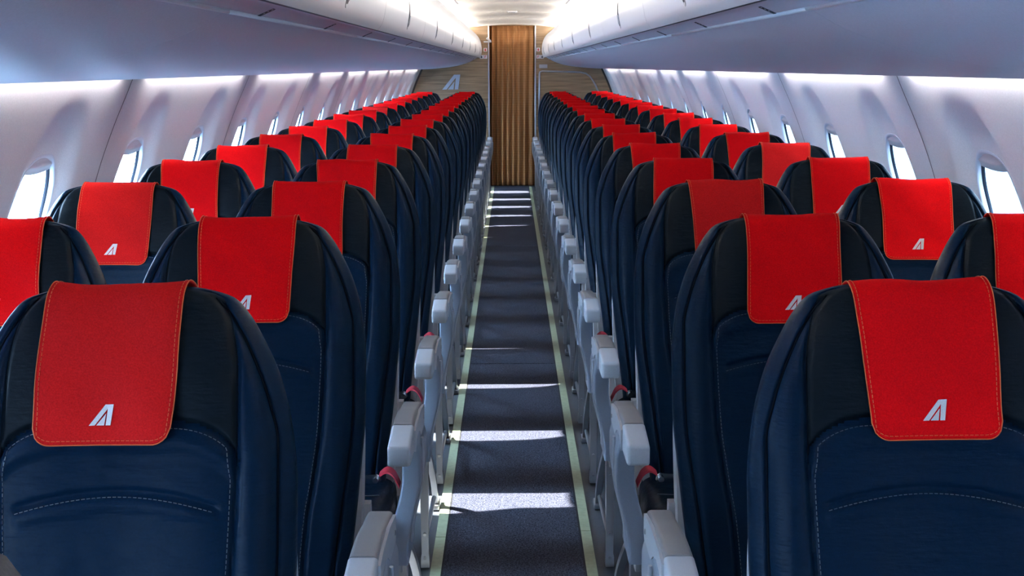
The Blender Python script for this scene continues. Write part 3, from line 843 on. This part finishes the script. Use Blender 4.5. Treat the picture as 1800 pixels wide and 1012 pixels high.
def bracket():
    b = MB(); b.prism([(-.194, .494), (-.192, .504), (-.184, .509), (-.150, .507), (-.140, .503), (-.140, .488), (-.165, .486), (-.188, .487)], -.334, -.329, 1)
    b.tube([(-.183, -.345, .498), (-.183, -.328, .498)], .0065, 12); return b
BRK = both(bracket, 'belt_bracket', M['chrome'])
def belt():
    b = MB(); rings = []
    for t in np.linspace(0, 1, 18):
        x = -.190 - .030 * t; y = -.31 - .02 * t; x = -.188 - .048 * t; z = .500 + .014 * math.sin(math.pi * min(t * 1.15, 1)) - .018 * max(0, (t - .72) / .28) ** 2
        rings.append([(x, y - .022, z - .0015), (x, y + .022, z - .0015), (x - .0005, y + .022, z + .0025), (x - .0005, y - .022, z + .0025)])
    b.loft(rings, caps=True); return b
BELT = both(belt, 'seat_belt', M['belt'])
def hinge_cover():
    b = MB(); b.prism([(-.15, .33), (-.05, .33), (.0, .52), (-.01, .60), (-.035, .60), (-.06, .50), (-.15, .40)], -.222, -.205, 0); return b
HNG = both(hinge_cover, 'recline_bracket', M['shell'])
def centre_arm():
    b = MB(); rings = []
    for t in np.linspace(0, 1, 10):
        y = -.455 + .26 * t; k = min(1, t / .1); ins = .008 * (1 - math.sqrt(1 - (1 - k) ** 2))
        rings.append(rr_ring(-.215, y, .612 + ins, .648 - ins + .006 * t, .012 - ins, .0045))
    b.loft(rings, caps=True); return b
CARM = both(centre_arm, 'armrest_pad', M['pad_dark'])
def win_legs():
    b = MB(); b.box(.10, .124, -.355, -.315, .002, .345); return b
WLEG = both(win_legs, 'leg', M['alu'])

# headrest cover: drapes over the headrest, front flap with rounded lower corners
def cover_variant(seed, skew, hang, halfw, dz=0.0):
    rnd = np.random.RandomState(seed); NC, NRW = 46, 96
    ph = rnd.uniform(0, 6.28, 8)
    G = np.zeros((NC + 1, NRW + 1, 3))
    for i in range(NC + 1):
        u = -1 + 2 * i / NC
        # 2D outline of the seat at this column, from hem over the top to the back
        def col_x(s_):          # slightly narrower at the hem
            return u * (halfw - .004 * s_)
        x0 = u * halfw * .93
        dd = np.linspace(hang, .0045, 70)
        yf = front(np.full_like(dd, x0), dd, False) + 0.006 * ss(1 - abs(x0) / .15) * ss((dd - .05) / .1)
        pl = list(zip(yf, ZT - dd))
        db = np.linspace(.0045, .075, 30); r_ = abs(x0) / Wd(db)
        yb = yc(db) + TH(db) / 2 * (1 - np.clip(r_, 0, .99) ** 3.0) ** .5
        pl += list(zip(yb, ZT - db))
        P = np.array(pl)
        for _ in range(6): P[40:-4] = (P[39:-5] + P[40:-4] * 2 + P[41:-3]) / 4
        L = np.r_[0, np.cumsum(np.hypot(*np.diff(P, axis=0).T))]; q = np.linspace(0, L[-1], NRW + 1)
        Q = np.c_[np.interp(q, L, P[:, 0]), np.interp(q, L, P[:, 1])]
        T = np.gradient(Q, axis=0); Nn = np.c_[-T[:, 1], T[:, 0]]; Nn /= np.linalg.norm(Nn, axis=1)[:, None] + 1e-9
        t = q / L[-1]
        off = .0052 + .003 * np.clip(1 - t / .15, 0, 1) + .0016 * np.sin(9 * t + ph[0] + 2 * u) * (1 - t) + .0012 * np.sin(17 * t + 5 * u + ph[1]) + .0014 * np.sin(4 * u + ph[2]) \
            + .003 * np.exp(-((t - .70) / .05) ** 2) * abs(u) ** 3
        off = off + .0060 * np.exp(-((t - .655) / .10) ** 2)
        Q = Q + Nn * off[:, None]
        for j in range(NRW + 1):
            s_ = 1 - t[j] / .65
            xx = u * (halfw + .0020 * np.sin(6 * t[j] + ph[3]) - .0030 * max(s_, 0)) + skew * s_
            G[i, j] = (xx, Q[j, 0], Q[j, 1])
    # rounded lower corners: lift hem near the sides
    rad = .022
    for i in range(NC + 1):
        xr = abs(-1 + 2 * i / NC) * halfw; a = max(0, xr - (halfw - rad)) / rad; lift = rad * (1 - math.sqrt(max(0, 1 - a * a)))
        if lift > 0:
            col_ = G[i].copy(); Ls = np.r_[0, np.cumsum(np.linalg.norm(np.diff(col_, axis=0), axis=1))]
            q = lift + (Ls[-1] - lift) * np.linspace(0, 1, NRW + 1)
            for k in range(3): G[i, :, k] = np.interp(q, Ls, col_[:, k])
    return G
def cover_meshes(G, fab):
    NC, NRW = G.shape[0] - 1, G.shape[1] - 1
    # outward normals
    du = np.gradient(G, axis=0); dv = np.gradient(G, axis=1); N = np.cross(du, dv); N /= np.linalg.norm(N, axis=2)[:, :, None] + 1e-9
    if N[NC // 2, 10, 1] > 0: N = -N
    V = [tuple(p) for p in G.reshape(-1, 3)] ; B = [tuple(p) for p in (G - N * .0022).reshape(-1, 3)]
    n = NRW + 1; Fc = []; K = len(V)
    for i in range(NC):
        for j in range(NRW):
            a = i * n + j; q = (a, a + n, a + n + 1, a + 1); Fc.append(q); Fc.append(tuple(reversed([k + K for k in q])))
    edge = [(i, 0) for i in range(NC + 1)] + [(NC, j) for j in range(1, NRW + 1)] + [(i, NRW) for i in range(NC - 1, -1, -1)] + [(0, j) for j in range(NRW - 1, 0, -1)]
    id_ = [i * n + j for i, j in edge]
    for k in range(len(id_)):
        a, b_ = id_[k], id_[(k + 1) % len(id_)]; Fc.append((b_, a, a + K, b_ + K))
    cm = me('headrest_cover', V + B, Fc, fab)
    # hem stitching 4 mm inside the edge, plus an orange edge cord
    def at(u, v):                                # bilinear on the grid, u 0..1, v in metres along the column
        fi = u * NC; i = min(int(fi), NC - 1); a = fi - i
        fj = min(max(v, 0), 1) * NRW; j = min(int(fj), NRW - 1); b_ = fj - j
        p = (G[i, j] * (1 - a) + G[i + 1, j] * a) * (1 - b_) + (G[i, j + 1] * (1 - a) + G[i + 1, j + 1] * a) * b_
        nn = N[i, j]; return p, nn
    hem = MB(); mg = .0050 / .175; mv = .0050 / .30
    path = [(mg, v) for v in np.linspace(.98, mv + .05, 110)] + [(mg + (1 - 2 * mg) * t, mv) for t in np.linspace(0.0, 1, 70)] + [(1 - mg, v) for v in np.linspace(mv + .05, .98, 110)]
    P = [np.array(at(u, v)[0]) + at(u, v)[1] * .0007 for u, v in path]
    L = np.r_[0, np.cumsum([np.linalg.norm(P[k + 1] - P[k]) for k in range(len(P) - 1)])]; P = np.array(P); t = 0
    while t + .004 < L[-1]:
        pts = [tuple(np.interp(q, L, P[:, k]) for k in range(3)) for q in (t, t + .0042)]
        hem.tube(pts, .00045, 5); t += .0062
    cord = MB(); P = [tuple(G[i, j]) for i, j in [(0, j) for j in range(NRW, 0, -1)] + [(i, 0) for i in range(0, NC + 1)] + [(NC, j) for j in range(1, NRW + 1)]]
    cord.tube(P, .0008, 5)
    # printed emblem on the lower right of the flap
    w_, h_ = .0305, .0250; Gf = G
    zs_mid = Gf[NC // 2, :, 2]; lg = MB(); zb = Gf[NC // 2, 0, 2] + .0225
    def proj(x, z):
        jz = int(np.argmin(np.abs(Gf[NC // 2, :60, 2] - z))); xs_ = Gf[:, jz, 0]
        u = float(np.interp(x, xs_, np.linspace(0, 1, NC + 1))); v = float(np.interp(z, Gf[NC // 2, :60, 2], np.arange(60))) / NRW
        p, nn = at(u, v); return tuple(p + nn * .0011)
    cx = -.002 + float(Gf[:, 8, 0].mean())
    for poly in (LOGO_A, LOGO_B):
        pts = [(cx - w_ / 2 + w_ * a, zb + h_ * c) for a, c in poly]
        n0 = len(lg.v); ring = [proj(*p) for p in pts]; back = [(x, y + .0008, z) for x, y, z in ring]
        lg.loft([back, ring], caps=True)
    return cm, hem.mesh('hem_stitching', M['orange_thread']), cord.mesh('hem_cord', M['orange_thread'], True), fixn(lg.mesh('logo', M['logo']), 40)

VAR = []
for sd2, sk, hg, hw in ((1, -.004, .185, .0875), (2, .003, .182, .0870), (3, .006, .184, .0880), (4, -.002, .180, .0865), (5, -.006, .186, .0875), (6, -.012, .186, .0875), (7, .008, .184, .0855)):
    G = cover_variant(sd2, sk, hg, hw)
    VAR.append({c: cover_meshes(G, M[c]) for c in ('red', 'crimson')})

SP, XA, XW = 0.779, 0.497, 0.957
ROW1 = 1.67
NUM = ['first', 'second', 'third', 'fourth', 'fifth', 'sixth', 'seventh', 'eighth', 'ninth', 'tenth', 'eleventh', 'twelfth', 'thirteenth', 'fourteenth', 'fifteenth', 'sixteenth', 'seventeenth', 'last']
crim = {(0, 'al'),  (2, 'ar'), (2, 'wl'), (4, 'wr'), (10, 'wl')}
NROW = 18
for r_ in range(NROW):
    for key, side, x, kind in (('wl', -1, -XW, 'window'), ('al', -1, -XA, 'aisle'), ('ar', 1, XA, 'aisle'), ('wr', 1, XW, 'window')):
        rd = random.Random(r_ * 10 + (side + 1) * 3 + (kind == 'aisle'))
        jz = rd.uniform(-.003, .003); jl = R(rd.uniform(-.5, .5))
        y = ROW1 + SP * r_
        root = empty('aircraft_seat', (x + (0.004 if side > 0 else 0) + (side * .005 if r_ == 0 else 0), y, 0))
        fab = 'crimson' if (r_, key) in crim else 'red'
        tone = 'faded crimson' if fab == 'crimson' else 'bright red'
        tag(root, 'navy %s seat with %s headrest cover, %s of the aisle, %s row %s' % (kind, tone, side_word(side), NUM[r_], 'from camera' if r_ < NROW - 1 else 'by bulkhead'),
            'airplane seat', '%s seats on the %s side' % (kind, side_word(side)))
        for nm in ('backrest', 'headrest', 'back_cushion'):
            o = link(nm, SEAT[nm], root)
            if nm == 'headrest': hd = o
        link('piping', PIPING, root)
        if r_ < 9: link('stitching', STITCH, root)
        link('back_shell', SHELL, root)
        if r_ < 6: link('tray_table', TRAY, root)
        link('rear_sun_blocker', SUN_BLOCK, root)
        cu = link('seat_cushion', CUSH, root)
        if r_ < 4: link('seam', CSEAM, cu)
        v = VAR[5 + (side > 0)][fab] if r_ == 0 and kind == 'aisle' else VAR[(r_ * 7 + (side > 0) * 2 + (kind == 'aisle')) % 5][fab]
        cv = link('headrest_cover', v[0], root); cv.location = (rd.uniform(-.006, .004) + ((-.010 if side < 0 else .002) if r_ == 0 else 0), 0, 0)
        cv.rotation_euler = (0, R(rd.uniform(-.7, .7)), 0); 
        cv.location.x -= ZT * math.sin(cv.rotation_euler.y)
        if r_ < 9: link('hem_stitching', v[1], cv)
        link('hem_cord', v[2], cv)
        if r_ < 8: link('logo', v[3], cv)
        s = side
        if kind == 'aisle':
            tip = link('armrest_tip', TIP[s], root); link('armrest_pad', PAD[s], root); link('armrest_flank', CHK[s], root); link('pivot_bolt', PIV[s], root); link('pivot_bolt', PIV2[s], root)
            sp_ = link('side_panel', SHR[s], root); link('panel_ridge', LIP[s], sp_)
            link('leg', LEGF[s], root); link('leg', LEGR[s], root); link('seat_frame', BEAM[s], root)
        else:
            link('armrest_pad', CARM[s], root); link('seat_frame', BEAMW[s], root); link('leg', WLEG[s], root)
        link('recline_bracket', HNG[s], root)
        br = link('belt_bracket', BRK[s], root); link('seat_belt', BELT[s], root)

# grey padded panel edge at the lower left, close to the camera
b = MB(); rings = []
P = [(-.60, 0.0), (-.385, 0.0), (-.375, .5), (-.376, .93), (-.380, .98), (-.388, 1.012), (-.400, 1.03), (-.42, 1.04), (-.60, 1.05)]
b.prism(P, .955, .995, 1); o = fixn(b.obj('partition_panel', M['cuff']), 30)
tag(o, 'dark grey rounded panel edge at the lower left corner, nearest the camera', 'partition')
